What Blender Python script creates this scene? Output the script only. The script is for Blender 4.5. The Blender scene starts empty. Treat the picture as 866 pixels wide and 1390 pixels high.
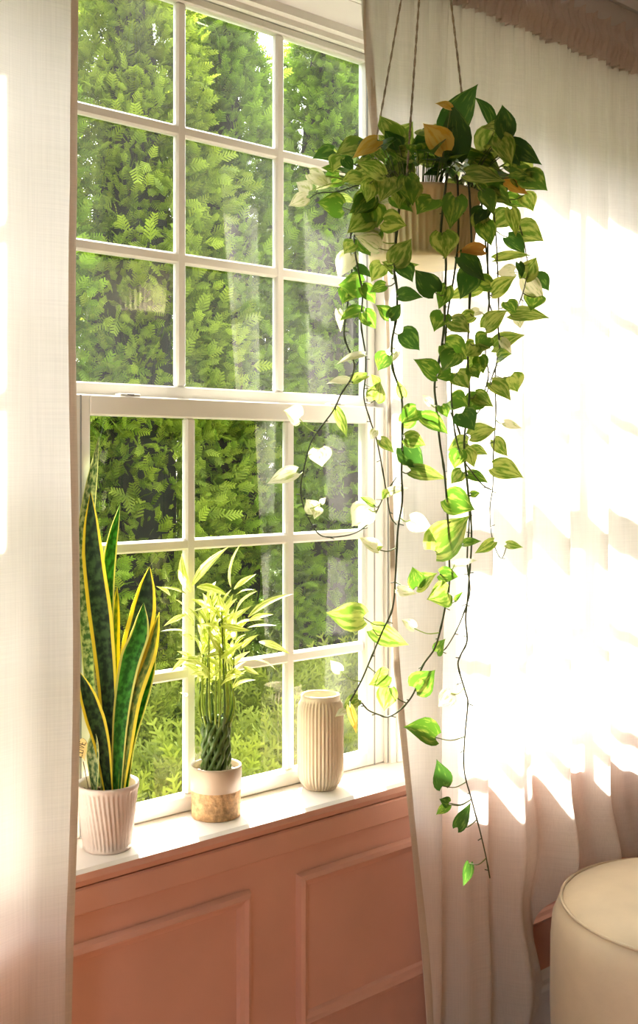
import bpy, math, random
import numpy as np
from mathutils import Vector, Matrix, noise
random.seed(7); rng = np.random.default_rng(11)
scene = bpy.context.scene
C = scene.collection
pi = math.pi

# ------------------------------------------------------------------ camera, sky, sun, exposure
F = 1500.0                                   # focal length in pixels of the 866 x 1390 frame
A = math.radians(41.15)                      # camera turned to the right of the window wall's normal
CAM = Vector((0.0, -1.66, 1.37))
FWD = Vector((math.sin(A), math.cos(A), 0)); RGT = Vector((math.cos(A), -math.sin(A), 0))
cd = bpy.data.cameras.new('camera'); cam = bpy.data.objects.new('camera', cd); C.objects.link(cam)
cd.sensor_fit = 'VERTICAL'; cd.sensor_height = 36; cd.lens = F / 1390 * 36
cd.shift_y = -70 / 1390; cd.clip_start = 0.05; cd.clip_end = 300
cam.location = CAM; cam.rotation_euler = (pi / 2, 0, -A)
scene.camera = cam

SUN_AZ, SUN_EL = math.radians(24.5), math.radians(48.5)
SDIR = Vector((math.sin(SUN_AZ) * math.cos(SUN_EL), math.cos(SUN_AZ) * math.cos(SUN_EL), math.sin(SUN_EL)))
w = bpy.data.worlds.new('sky'); scene.world = w; w.use_nodes = True
nt = w.node_tree; bg = nt.nodes['Background']
sky = nt.nodes.new('ShaderNodeTexSky'); sky.sky_type = 'NISHITA'; sky.sun_disc = False
sky.sun_elevation = SUN_EL; sky.sun_rotation = SUN_AZ; sky.dust_density = 3.0; sky.air_density = 1.2
hz = nt.nodes.new('ShaderNodeHueSaturation'); hz.inputs['Saturation'].default_value = 0.45      # thin bright haze
nt.links.new(sky.outputs[0], hz.inputs['Color']); nt.links.new(hz.outputs[0], bg.inputs['Color']); bg.inputs['Strength'].default_value = 0.55
sl = bpy.data.lights.new('sun', 'SUN'); so = bpy.data.objects.new('sun', sl); C.objects.link(so)
sl.energy = 15.0; sl.angle = math.radians(1.2); sl.color = (1.0, 0.94, 0.84)
so.rotation_euler = SDIR.to_track_quat('Z', 'Y').to_euler(); so.location = SDIR * 20
vs = scene.view_settings
vs.view_transform = 'Standard'; vs.look = 'None'; vs.gamma = 1; vs.use_curve_mapping = False
vs.exposure = 1.38

# ------------------------------------------------------------------ helpers
def at(px, py, t):
    """world point whose picture is (px, py) at distance t along the camera axis"""
    px, py, t = float(px), float(py), float(t)
    return CAM + t * (FWD + RGT * ((px - 433) / F) + Vector((0, 0, 1)) * ((625 - py) / F))

class MB:
    def __init__(s): s.v = []; s.f = []; s.m = []; s.uv = []
    def add(s, vs_, fs, mi=0, uvs=None):
        o = len(s.v); s.v += [tuple(p) for p in vs_]; s.f += [tuple(i + o for i in f) for f in fs]
        s.m += [mi] * len(fs); s.uv += list(uvs) if uvs is not None else [(0, 0)] * len(vs_)
    def box(s, x0, x1, y0, y1, z0, z1, b=0.0, mi=0):
        if b <= 0:
            vv = [(x, y, z) for z in (z0, z1) for y in (y0, y1) for x in (x0, x1)]
            s.add(vv, [(0,2,3,1),(4,5,7,6),(0,1,5,4),(2,6,7,3),(0,4,6,2),(1,3,7,5)], mi); return
        # chamfered box: 24 verts
        vv = []; idx = {}
        for ix, x in enumerate((x0, x1)):
            for iy, y in enumerate((y0, y1)):
                for iz, z in enumerate((z0, z1)):
                    sx, sy, sz = (1, -1)[ix], (1, -1)[iy], (1, -1)[iz]
                    for k, d in enumerate(((0, sy*b, sz*b), (sx*b, 0, sz*b), (sx*b, sy*b, 0))):
                        idx[ix, iy, iz, k] = len(vv); vv.append((x + d[0], y + d[1], z + d[2]))
        fs = []
        for i in (0, 1):
            fs.append([idx[i,0,0,0], idx[i,1,0,0], idx[i,1,1,0], idx[i,0,1,0]][::(-1 if i == 0 else 1)])
            fs.append([idx[0,i,0,1], idx[1,i,0,1], idx[1,i,1,1], idx[0,i,1,1]][::(1 if i == 0 else -1)])
            fs.append([idx[0,0,i,2], idx[1,0,i,2], idx[1,1,i,2], idx[0,1,i,2]][::(-1 if i == 0 else 1)])
        for i in (0, 1):
            for j in (0, 1):
                fs.append([idx[i,j,0,0], idx[i,j,1,0], idx[i,j,1,1], idx[i,j,0,1]])
                fs.append([idx[i,0,j,0], idx[i,1,j,0], idx[i,1,j,2], idx[i,0,j,2]])
                fs.append([idx[0,i,j,1], idx[1,i,j,1], idx[1,i,j,2], idx[0,i,j,2]])
                for k in (0, 1): fs.append([idx[i,j,k,0], idx[i,j,k,1], idx[i,j,k,2]])
        s.add(vv, fs, mi)
    def tube(s, pts, r, n=6, mi=0, cap=True):
        pts = [Vector(p) for p in pts]; N = len(pts)
        rs = r if isinstance(r, (list, tuple)) else [r] * N
        up = Vector((0.31, 0.42, 0.85)); vv = []
        for i, p in enumerate(pts):
            d = (pts[min(i+1, N-1)] - pts[max(i-1, 0)])
            d = d.normalized() if d.length > 1e-9 else Vector((0, 0, 1))
            a = d.cross(up)
            if a.length < 1e-3: a = d.cross(Vector((1, 0, 0)))
            a.normalize(); up = a.cross(d).normalized() ; b_ = up
            for k in range(n):
                t = 2 * pi * k / n
                vv.append(p + (a * math.cos(t) + b_ * math.sin(t)) * rs[i])
        fs = [(i*n + k, i*n + (k+1) % n, (i+1)*n + (k+1) % n, (i+1)*n + k) for i in range(N-1) for k in range(n)]
        if cap: fs += [tuple(range(n))[::-1], tuple((N-1)*n + k for k in range(n))]
        s.add(vv, fs, mi)
    def lathe(s, prof, n=48, c=(0,0,0), mi=0, flute=None):
        """prof: (r, z) list; flute(i_ring, angle) -> radius offset"""
        vv = []; N = len(prof)
        for i, (r, z) in enumerate(prof):
            for k in range(n):
                t = 2*pi*k/n; rr = r + (flute(i, t) if flute else 0)
                vv.append((c[0] + rr*math.cos(t), c[1] + rr*math.sin(t), c[2] + z))
        fs = [(i*n + k, i*n + (k+1) % n, (i+1)*n + (k+1) % n, (i+1)*n + k) for i in range(N-1) for k in range(n)]
        s.add(vv, fs, mi)
    def build(s, name, mats, parent=None, smooth=False, loc=None, angle=None):
        me = bpy.data.meshes.new(name)
        off = Vector(loc) if loc is not None else Vector((0, 0, 0))
        me.from_pydata([tuple(Vector(p) - off) for p in s.v], [], s.f)
        for m in (mats if isinstance(mats, (list, tuple)) else [mats]): me.materials.append(m)
        me.polygons.foreach_set('material_index', s.m)
        uvl = me.uv_layers.new(name='UVMap')
        li = np.empty(len(me.loops), dtype=np.int32); me.loops.foreach_get('vertex_index', li)
        uvl.data.foreach_set('uv', np.array(s.uv, dtype=np.float32)[li].ravel())
        if smooth: me.polygons.foreach_set('use_smooth', [True] * len(me.polygons))
        me.update()
        o = bpy.data.objects.new(name, me); C.objects.link(o)
        o.location = off
        if parent is not None: adopt(o, parent)
        return o

WM = {}                                     # world origin of every object (all unrotated)
def wpos(o):
    p = Vector(o.location)
    while o.parent: o = o.parent; p = p + o.location
    return p
def adopt(o, parent):
    p = Vector(o.location); o.parent = parent; o.location = p - wpos(parent)
def tag(o, label=None, cat=None, group=None, kind=None):
    if label: o['label'] = label
    if cat: o['category'] = cat
    if group: o['group'] = group
    if kind: o['kind'] = kind
    return o
def thing(name, loc, label, cat, group=None):
    o = bpy.data.objects.new(name, None); C.objects.link(o); o.location = loc; o.empty_display_size = 0.05
    return tag(o, label, cat, group)
def copy_tree(o, parent=None):
    c = o.copy(); C.objects.link(c); c.parent = parent
    for ch in list(o.children): copy_tree(ch, c)
    return c
def spline(pts, k=6):
    """Catmull-Rom through tuples of any dimension"""
    P = [np.array(p, float) for p in pts]; P = [2*P[0]-P[1]] + P + [2*P[-1]-P[-2]]; out = []
    for i in range(1, len(P)-2):
        for j in range(k):
            t = j/k; a, b, c, d = P[i-1:i+3]
            out.append(.5*((2*b) + (c-a)*t + (2*a-5*b+4*c-d)*t*t + (3*b-a-3*c+d)*t**3))
    out.append(P[-2]); return out
def lerp_tab(tab, x):
    if x <= tab[0][0]: return tab[0][1]
    for (a, va), (b, vb) in zip(tab, tab[1:]):
        if x <= b: return va + (vb-va)*(x-a)/(b-a)
    return tab[-1][1]

# ------------------------------------------------------------------ materials
def mat(name, col, rough=0.5, spec=0.5, noise_amt=0.0, noise_scale=20, bump=0.0, bump_scale=80, trans=0.0, metallic=0, coord='Object', sheen=0.0):
    m = bpy.data.materials.new(name); m.use_nodes = True; n = m.node_tree; p = n.nodes['Principled BSDF']
    p.inputs['Roughness'].default_value = rough; p.inputs['Metallic'].default_value = metallic
    p.inputs['Specular IOR Level'].default_value = spec
    if sheen: p.inputs['Sheen Weight'].default_value = sheen
    tc = n.nodes.new('ShaderNodeTexCoord')
    colsock = None
    if noise_amt > 0:
        nz = n.nodes.new('ShaderNodeTexNoise'); nz.inputs['Scale'].default_value = noise_scale; nz.inputs['Detail'].default_value = 5
        n.links.new(tc.outputs[coord], nz.inputs['Vector'])
        rp = n.nodes.new('ShaderNodeValToRGB')
        rp.color_ramp.elements[0].position = .3; rp.color_ramp.elements[1].position = .7
        rp.color_ramp.elements[0].color = tuple(c*(1-noise_amt) for c in col) + (1,)
        rp.color_ramp.elements[1].color = tuple(min(1, c*(1+noise_amt)) for c in col) + (1,)
        n.links.new(nz.outputs['Fac'], rp.inputs['Fac']); colsock = rp.outputs['Color']
        n.links.new(colsock, p.inputs['Base Color'])
    else: p.inputs['Base Color'].default_value = tuple(col) + (1,)
    if bump > 0:
        nb = n.nodes.new('ShaderNodeTexNoise'); nb.inputs['Scale'].default_value = bump_scale; nb.inputs['Detail'].default_value = 4
        n.links.new(tc.outputs[coord], nb.inputs['Vector'])
        bp = n.nodes.new('ShaderNodeBump'); bp.inputs['Strength'].default_value = bump; bp.inputs['Distance'].default_value = .01
        n.links.new(nb.outputs['Fac'], bp.inputs['Height']); n.links.new(bp.outputs['Normal'], p.inputs['Normal'])
    if trans > 0:
        tr = n.nodes.new('ShaderNodeBsdfTranslucent'); mx = n.nodes.new('ShaderNodeMixShader')
        mx.inputs[0].default_value = trans
        if colsock: n.links.new(colsock, tr.inputs['Color'])
        else: tr.inputs['Color'].default_value = tuple(col) + (1,)
        n.links.new(p.outputs[0], mx.inputs[1]); n.links.new(tr.outputs[0], mx.inputs[2])
        n.links.new(mx.outputs[0], n.nodes['Material Output'].inputs['Surface'])
    return m

def linen_mat(name, col, trans=.5):
    m = bpy.data.materials.new(name); m.use_nodes = True; n = m.node_tree; n.nodes.clear()
    out = n.nodes.new('ShaderNodeOutputMaterial')
    tc = n.nodes.new('ShaderNodeTexCoord')
    facs = []
    for sc in ((520, 520, 7), (9, 9, 640)):
        mp = n.nodes.new('ShaderNodeMapping'); mp.inputs['Scale'].default_value = sc
        nz = n.nodes.new('ShaderNodeTexNoise'); nz.inputs['Scale'].default_value = 1.0; nz.inputs['Detail'].default_value = 3
        n.links.new(tc.outputs['Object'], mp.inputs[0]); n.links.new(mp.outputs[0], nz.inputs['Vector']); facs.append(nz)
    ad = n.nodes.new('ShaderNodeMath'); ad.operation = 'ADD'
    n.links.new(facs[0].outputs['Fac'], ad.inputs[0]); n.links.new(facs[1].outputs['Fac'], ad.inputs[1])
    rp = n.nodes.new('ShaderNodeMapRange'); rp.inputs[1].default_value = .65; rp.inputs[2].default_value = 1.3
    n.links.new(ad.outputs[0], rp.inputs[0])
    cr = n.nodes.new('ShaderNodeMix'); cr.data_type = 'RGBA'
    cr.inputs[6].default_value = tuple(c*.93 for c in col) + (1,); cr.inputs[7].default_value = tuple(min(1, c*1.05) for c in col) + (1,)
    n.links.new(rp.outputs[0], cr.inputs[0])
    d = n.nodes.new('ShaderNodeBsdfDiffuse'); t = n.nodes.new('ShaderNodeBsdfTranslucent'); mx = n.nodes.new('ShaderNodeMixShader')
    mx.inputs[0].default_value = trans
    n.links.new(cr.outputs[2], d.inputs[0]); n.links.new(cr.outputs[2], t.inputs[0])
    bp = n.nodes.new('ShaderNodeBump'); bp.inputs['Strength'].default_value = .12; bp.inputs['Distance'].default_value = .002
    n.links.new(ad.outputs[0], bp.inputs['Height']); n.links.new(bp.outputs[0], d.inputs['Normal'])
    n.links.new(d.outputs[0], mx.inputs[1]); n.links.new(t.outputs[0], mx.inputs[2]); n.links.new(mx.outputs[0], out.inputs[0])
    return m

def glass_mat(name, dust):
    m = bpy.data.materials.new(name); m.use_nodes = True; n = m.node_tree; n.nodes.clear()
    out = n.nodes.new('ShaderNodeOutputMaterial')
    tr = n.nodes.new('ShaderNodeBsdfTransparent'); tr.inputs[0].default_value = (.985, .995, .985, 1)
    gl = n.nodes.new('ShaderNodeBsdfGlossy'); gl.inputs['Roughness'].default_value = .0
    fr = n.nodes.new('ShaderNodeFresnel'); fr.inputs['IOR'].default_value = 1.5
    mx = n.nodes.new('ShaderNodeMixShader')
    k = n.nodes.new('ShaderNodeMath'); k.operation = 'MULTIPLY'; k.inputs[1].default_value = 2.0; k.use_clamp = True   # double glazing: four surfaces
    n.links.new(fr.outputs[0], k.inputs[0]); n.links.new(k.outputs[0], mx.inputs[0]); n.links.new(tr.outputs[0], mx.inputs[1]); n.links.new(gl.outputs[0], mx.inputs[2])
    d = n.nodes.new('ShaderNodeBsdfTranslucent'); d.inputs[0].default_value = (.9, .9, .85, 1)
    mx2 = n.nodes.new('ShaderNodeMixShader')
    tc = n.nodes.new('ShaderNodeTexCoord'); mp = n.nodes.new('ShaderNodeMapping'); mp.inputs['Scale'].default_value = (3, 1, 1.2)
    nz = n.nodes.new('ShaderNodeTexNoise'); nz.inputs['Scale'].default_value = 3; nz.inputs['Detail'].default_value = 6
    n.links.new(tc.outputs['Object'], mp.inputs[0]); n.links.new(mp.outputs[0], nz.inputs['Vector'])
    mr = n.nodes.new('ShaderNodeMapRange'); mr.inputs[1].default_value = .3; mr.inputs[2].default_value = .75
    mr.inputs[3].default_value = dust*.35; mr.inputs[4].default_value = dust*1.6
    n.links.new(nz.outputs['Fac'], mr.inputs[0]); n.links.new(mr.outputs[0], mx2.inputs[0])
    n.links.new(mx.outputs[0], mx2.inputs[1]); n.links.new(d.outputs[0], mx2.inputs[2]); n.links.new(mx2.outputs[0], out.inputs[0])
    return m

def pothos_mat(name, dark, light, amount, trans=.45):
    """variegated leaf: streaks of the lighter colour run from the midrib (u=.5) along the leaf"""
    m = bpy.data.materials.new(name); m.use_nodes = True; n = m.node_tree; p = n.nodes['Principled BSDF']
    p.inputs['Roughness'].default_value = .38
    uv = n.nodes.new('ShaderNodeUVMap'); oi = n.nodes.new('ShaderNodeObjectInfo')
    mp = n.nodes.new('ShaderNodeMapping'); mp.inputs['Scale'].default_value = (7, 2.6, 1)
    n.links.new(uv.outputs[0], mp.inputs[0])
    sc = n.nodes.new('ShaderNodeMath'); sc.operation = 'MULTIPLY'; sc.inputs[1].default_value = 40
    n.links.new(oi.outputs['Random'], sc.inputs[0])
    nz = n.nodes.new('ShaderNodeTexNoise'); nz.noise_dimensions = '4D'; nz.inputs['Scale'].default_value = 1; nz.inputs['Detail'].default_value = 4
    n.links.new(mp.outputs[0], nz.inputs['Vector']); n.links.new(sc.outputs[0], nz.inputs['W'])
    mr = n.nodes.new('ShaderNodeMapRange'); mr.inputs[1].default_value = .62 - amount*.4; mr.inputs[2].default_value = .72 - amount*.3
    n.links.new(nz.outputs['Fac'], mr.inputs[0])
    mx = n.nodes.new('ShaderNodeMix'); mx.data_type = 'RGBA'; mx.inputs[6].default_value = dark + (1,); mx.inputs[7].default_value = light + (1,)
    n.links.new(mr.outputs[0], mx.inputs[0])
    hs = n.nodes.new('ShaderNodeHueSaturation')
    vr = n.nodes.new('ShaderNodeMapRange'); vr.inputs[3].default_value = .75; vr.inputs[4].default_value = 1.3
    n.links.new(oi.outputs['Random'], vr.inputs[0]); n.links.new(vr.outputs[0], hs.inputs['Value']); n.links.new(mx.outputs[2], hs.inputs['Color'])
    n.links.new(hs.outputs[0], p.inputs['Base Color'])
    tr = n.nodes.new('ShaderNodeBsdfTranslucent'); n.links.new(hs.outputs[0], tr.inputs[0])
    ms = n.nodes.new('ShaderNodeMixShader'); ms.inputs[0].default_value = trans
    n.links.new(p.outputs[0], ms.inputs[1]); n.links.new(tr.outputs[0], ms.inputs[2])
    n.links.new(ms.outputs[0], n.nodes['Material Output'].inputs['Surface'])
    return m

def snake_mat(name, cols, edge, edge_w, band):
    """sword leaf: banded green centre, yellow margins; u across (0..1), v along in metres"""
    m = bpy.data.materials.new(name); m.use_nodes = True; n = m.node_tree; p = n.nodes['Principled BSDF']
    p.inputs['Roughness'].default_value = .5; p.inputs['Specular IOR Level'].default_value = .25
    uv = n.nodes.new('ShaderNodeUVMap'); sp = n.nodes.new('ShaderNodeSeparateXYZ'); n.links.new(uv.outputs[0], sp.inputs[0])
    a = n.nodes.new('ShaderNodeMath'); a.operation = 'SUBTRACT'; a.inputs[1].default_value = .5; n.links.new(sp.outputs[0], a.inputs[0])
    b = n.nodes.new('ShaderNodeMath'); b.operation = 'ABSOLUTE'; n.links.new(a.outputs[0], b.inputs[0])
    mr = n.nodes.new('ShaderNodeMapRange'); mr.inputs[1].default_value = .5 - edge_w - .015; mr.inputs[2].default_value = .5 - edge_w + .015
    n.links.new(b.outputs[0], mr.inputs[0])
    mp = n.nodes.new('ShaderNodeMapping'); mp.inputs['Scale'].default_value = (3.5, band, 1); n.links.new(uv.outputs[0], mp.inputs[0])
    nz = n.nodes.new('ShaderNodeTexNoise'); nz.inputs['Scale'].default_value = 1; nz.inputs['Detail'].default_value = 3
    n.links.new(mp.outputs[0], nz.inputs['Vector'])
    cr = n.nodes.new('ShaderNodeValToRGB'); cr.color_ramp.elements[0].position = .42; cr.color_ramp.elements[1].position = .62
    cr.color_ramp.elements[0].color = cols[0] + (1,); cr.color_ramp.elements[1].color = cols[1] + (1,)
    n.links.new(nz.outputs['Fac'], cr.inputs[0])
    mx = n.nodes.new('ShaderNodeMix'); mx.data_type = 'RGBA'; mx.inputs[7].default_value = edge + (1,)
    n.links.new(mr.outputs[0], mx.inputs[0]); n.links.new(cr.outputs[0], mx.inputs[6]); n.links.new(mx.outputs[2], p.inputs['Base Color'])
    tr = n.nodes.new('ShaderNodeBsdfTranslucent'); n.links.new(mx.outputs[2], tr.inputs[0])
    ms = n.nodes.new('ShaderNodeMixShader'); ms.inputs[0].default_value = .3
    n.links.new(p.outputs[0], ms.inputs[1]); n.links.new(tr.outputs[0], ms.inputs[2])
    n.links.new(ms.outputs[0], n.nodes['Material Output'].inputs['Surface'])
    return m

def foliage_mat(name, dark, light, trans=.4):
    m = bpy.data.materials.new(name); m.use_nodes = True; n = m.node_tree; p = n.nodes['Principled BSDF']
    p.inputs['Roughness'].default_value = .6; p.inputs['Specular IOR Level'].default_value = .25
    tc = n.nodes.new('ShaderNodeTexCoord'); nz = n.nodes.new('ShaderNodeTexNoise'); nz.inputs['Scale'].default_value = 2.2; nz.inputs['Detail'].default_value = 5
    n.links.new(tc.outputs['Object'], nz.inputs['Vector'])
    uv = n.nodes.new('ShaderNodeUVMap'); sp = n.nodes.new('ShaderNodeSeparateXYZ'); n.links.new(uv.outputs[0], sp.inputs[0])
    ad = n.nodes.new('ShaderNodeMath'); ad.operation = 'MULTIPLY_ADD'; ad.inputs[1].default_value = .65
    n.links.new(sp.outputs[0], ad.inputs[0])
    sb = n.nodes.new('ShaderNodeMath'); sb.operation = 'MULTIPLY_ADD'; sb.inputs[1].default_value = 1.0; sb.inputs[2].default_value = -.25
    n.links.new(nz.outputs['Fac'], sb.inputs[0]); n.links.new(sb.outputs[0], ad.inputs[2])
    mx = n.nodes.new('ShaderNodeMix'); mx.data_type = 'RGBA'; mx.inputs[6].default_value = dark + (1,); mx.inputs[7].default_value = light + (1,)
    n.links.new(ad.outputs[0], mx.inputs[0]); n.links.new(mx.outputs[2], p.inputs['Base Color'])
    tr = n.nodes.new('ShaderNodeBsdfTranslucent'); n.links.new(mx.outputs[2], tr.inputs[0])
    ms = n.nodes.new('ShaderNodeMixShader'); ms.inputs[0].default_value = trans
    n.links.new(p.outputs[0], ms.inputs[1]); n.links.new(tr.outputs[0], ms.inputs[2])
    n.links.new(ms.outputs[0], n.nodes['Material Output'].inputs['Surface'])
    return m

M = {}
M['frame'] = mat('white_vinyl', (.80, .77, .70), .35, noise_amt=.03, noise_scale=6)
M['sill'] = mat('sill_paint', (.86, .80, .74), .4, noise_amt=.03, noise_scale=9)
M['wall'] = mat('wall_paint', (.70, .66, .63), .8, noise_amt=.03, noise_scale=4, bump=.03, bump_scale=200)
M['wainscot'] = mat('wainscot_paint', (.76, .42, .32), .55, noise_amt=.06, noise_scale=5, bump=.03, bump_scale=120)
M['wall_room'] = mat('room_paint', (.55, .40, .29), .8, noise_amt=.04, noise_scale=4)
M['ceiling'] = mat('ceiling_paint', (.80, .78, .75), .9, noise_amt=.02, noise_scale=3)
M['linen'] = linen_mat('linen', (.84, .80, .745), .45)
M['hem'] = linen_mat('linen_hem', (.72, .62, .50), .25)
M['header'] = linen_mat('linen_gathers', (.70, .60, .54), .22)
M['glass'] = glass_mat('clear_glass', .0015)
M['glass_dusty'] = glass_mat('dusty_glass', .009)
M['metal'] = mat('dark_metal', (.10, .09, .08), .35, metallic=.8, noise_amt=.1)
M['strip'] = mat('grey_strip', (.30, .30, .29), .5, noise_amt=.05)
M['dark'] = mat('dark_slot', (.05, .05, .05), .6, noise_amt=.1)
M['cream'] = mat('cream_ceramic', (.76, .62, .45), .45, noise_amt=.04, noise_scale=30)
M['planter'] = mat('planter_ceramic', (.82, .70, .42), .5, noise_amt=.04, noise_scale=25)
M['whitepot'] = mat('pinkish_ceramic', (.74, .61, .53), .4, noise_amt=.04, noise_scale=30)
M['taupe'] = mat('taupe_glaze', (.52, .40, .29), .45, noise_amt=.05, noise_scale=30)
M['cork'] = mat('cork', (.50, .30, .14), .8, noise_amt=.35, noise_scale=120, bump=.3, bump_scale=150)
M['soil'] = mat('potting_soil', (.07, .04, .03), .95, noise_amt=.5, noise_scale=150, bump=.6, bump_scale=120)
M['pebble'] = mat('pebbles', (.62, .52, .38), .6, noise_amt=.3, noise_scale=60)
M['bark'] = mat('bark', (.16, .10, .06), .9, noise_amt=.4, noise_scale=30, bump=.5, bump_scale=40)
M['rope'] = mat('jute_rope', (.42, .33, .23), .9, noise_amt=.3, noise_scale=300, bump=.4, bump_scale=300)
M['vine'] = mat('vine_stem', (.055, .075, .025), .5, noise_amt=.3, noise_scale=40)
M['petiole'] = mat('petiole', (.13, .17, .045), .45, noise_amt=.2, noise_scale=30, trans=.2)
M['petiole_lit'] = mat('petiole_sunlit', (.36, .46, .10), .45, noise_amt=.2, noise_scale=30, trans=.35)  # brighter copy of the petiole, sunlight put into its colour
M['pothos_g'] = pothos_mat('pothos_green', (.11, .26, .02), (.42, .54, .08), .28, .5)
M['pothos_d'] = pothos_mat('pothos_dark', (.05, .14, .018), (.18, .32, .05), .18, .42)
M['pothos_v'] = pothos_mat('pothos_variegated', (.17, .32, .03), (.54, .62, .13), .46, .5)
M['pothos_p'] = pothos_mat('pothos_pale', (.42, .50, .14), (.80, .79, .52), .70, .5)  # cream variegation, plus the glow of sunlit leaves put into the colour
M['pothos_y'] = pothos_mat('pothos_yellow', (.80, .48, .05), (.85, .62, .14), .5, .5)
M['pothos_o'] = pothos_mat('pothos_brown', (.60, .28, .04), (.66, .38, .07), .4, .4)
M['snake_dark'] = snake_mat('sword_leaf_dark', ((.012, .03, .012), (.05, .11, .03)), (.85, .70, .05), .14, 70)
M['snake_mid'] = snake_mat('sword_leaf_green', ((.02, .12, .01), (.07, .34, .03)), (.74, .74, .18), .11, 70)
M['snake_pale'] = snake_mat('sword_leaf_pale', ((.07, .15, .05), (.50, .56, .24)), (.66, .68, .24), .06, 90)
M['snake_yel'] = snake_mat('sword_leaf_yellow', ((.10, .20, .03), (.40, .42, .06)), (.88, .72, .05), .26, 60)
M['bamboo'] = mat('bamboo_stalk', (.07, .13, .02), .35, noise_amt=.3, noise_scale=60)
M['bamboo_shoot'] = mat('bamboo_shoot', (.34, .44, .06), .4, noise_amt=.3, noise_scale=60, trans=.2)
M['bamboo_leaf'] = pothos_mat('bamboo_leaf', (.42, .52, .05), (.88, .88, .32), .5, .55)
M['tagwood'] = mat('tag_wood', (.72, .54, .20), .7, noise_amt=.12, noise_scale=60)
M['ink'] = mat('ink', (.05, .03, .02), .8, noise_amt=.1)
M['pouf'] = mat('pouf_velvet', (.74, .62, .44), .75, noise_amt=.07, noise_scale=9, bump=.08, bump_scale=60, sheen=.3)
M['floor'] = mat('oak_floor', (.50, .27, .15), .45, noise_amt=.15, noise_scale=6)
M['thuja'] = foliage_mat('arborvitae_foliage', (.035, .095, .006), (.30, .46, .03), .5)
M['thuja_b'] = foliage_mat('arborvitae_foliage_yellowish', (.05, .105, .008), (.38, .48, .04), .5)
M['juniper'] = foliage_mat('juniper_foliage', (.05, .09, .010), (.38, .44, .05), .45)
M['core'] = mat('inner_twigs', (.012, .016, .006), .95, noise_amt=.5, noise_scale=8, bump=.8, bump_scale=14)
M['lawn'] = mat('lawn', (.10, .15, .03), .95, noise_amt=.5, noise_scale=12, bump=.6, bump_scale=60)

# ------------------------------------------------------------------ room shell
X0, X1 = 0.06, 2.64              # the wide window opening
ZS, ZH = 0.69, 2.31              # sill top, head of the opening
RX0, RX1, RY0, ZC = -2.2, 3.9, -4.4, 2.66
def struct(o): o['kind'] = 'structure'; return o
b = MB()
b.box(RX0, X0, 0, .2, 0, ZC); b.box(X1, RX1, 0, .2, 0, ZC); b.box(X0, X1, 0, .2, ZH, ZC); b.box(X0, X1, 0, .2, 0, ZS - .03); b.box(RX0, RX1, .0, .2, -.6, 0)
wall = struct(b.build('wall_front', M['wall']))
b = MB(); b.box(RX0, RX1, RY0, 0, -.08, 0); struct(b.build('floor', M['floor']))
b = MB(); b.box(RX0, RX1, RY0, .2, ZC, ZC + .1); struct(b.build('ceiling', M['ceiling']))
b = MB(); b.box(RX1, RX1 + .12, RY0, .2, 0, ZC); struct(b.build('wall_right', M['wall_room']))
b = MB(); b.box(RX0, RX1, RY0 - .12, RY0, 0, ZC); struct(b.build('wall_back', M['wall_room']))
b = MB()                                          # left wall with an added, unseen doorway gap that lets in fill daylight
b.box(RX0 - .12, RX0, RY0, -3.2, 0, ZC); b.box(RX0 - .12, RX0, -2.3, .2, 0, ZC); b.box(RX0 - .12, RX0, -3.2, -2.3, 2.1, ZC)
struct(b.build('wall_left', M['wall_room']))

# wainscot below the sill: board, stool, apron, panel mouldings, baseboard
WY = -0.012
b = MB(); b.box(RX0, RX1, WY, 0, 0, ZS - .03); ws = struct(b.build('trim_1', M['wainscot'])); ws['label'] = 'salmon painted wainscot boarding below the window sill'
def moulding(px0, px1, z0, z1, parent):
    """raised picture-frame moulding, four mitred sides each a part"""
    prof = [(0, 0), (.004, .012), (.012, .016), (.018, .010), (.026, .007), (.030, 0)]     # (inwards, proud)
    cor = [(px0, z0, 1, 1), (px1, z0, -1, 1), (px1, z1, -1, -1), (px0, z1, 1, -1)]
    for k in range(4):
        a, c = cor[k], cor[(k+1) % 4]; m = MB(); vv = []
        for q in (a, c):
            vv += [(q[0] + q[2]*i, WY - p, q[1] + q[3]*i) for i, p in prof]
        n = len(prof); m.add(vv, [(i, i+1, n+i+1, n+i) for i in range(n-1)]); m.build('panel_moulding', M['wainscot'], parent)
for a0, a1 in ((-.70, .286), (.40, 1.266), (1.38, 2.246), (2.36, 3.226)):
    moulding(a0, a1, .262, .566, ws)
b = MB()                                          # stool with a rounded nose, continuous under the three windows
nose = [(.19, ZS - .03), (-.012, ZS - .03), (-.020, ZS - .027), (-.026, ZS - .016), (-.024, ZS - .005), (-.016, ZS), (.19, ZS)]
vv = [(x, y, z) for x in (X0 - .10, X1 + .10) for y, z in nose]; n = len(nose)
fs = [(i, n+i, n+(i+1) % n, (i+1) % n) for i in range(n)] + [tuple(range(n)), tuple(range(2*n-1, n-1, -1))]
b.add(vv, fs); b.m = [1 if k < 4 else 0 for k in range(len(fs))]       # nosing in wainscot colour: sunlit top and shaded front set by material
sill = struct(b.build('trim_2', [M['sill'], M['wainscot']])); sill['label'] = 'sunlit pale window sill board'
b = MB(); b.box(X0 - .08, X1 + .08, WY - .010, WY, ZS - .075, ZS - .03, .003)
struct(b.build('trim_3', M['wainscot']))
b = MB(); bb = [(WY, 0), (WY - .014, 0), (WY - .014, .10), (WY - .010, .112), (WY - .010, .125), (WY - .004, .14), (WY, .145)]
vv = [(x, y, z) for x in (RX0, RX1) for y, z in bb]; n = len(bb)
b.add(vv, [(i, n+i, n+i+1, i+1) for i in range(n-1)]); struct(b.build('baseboard_front', M['sill']))
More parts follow.
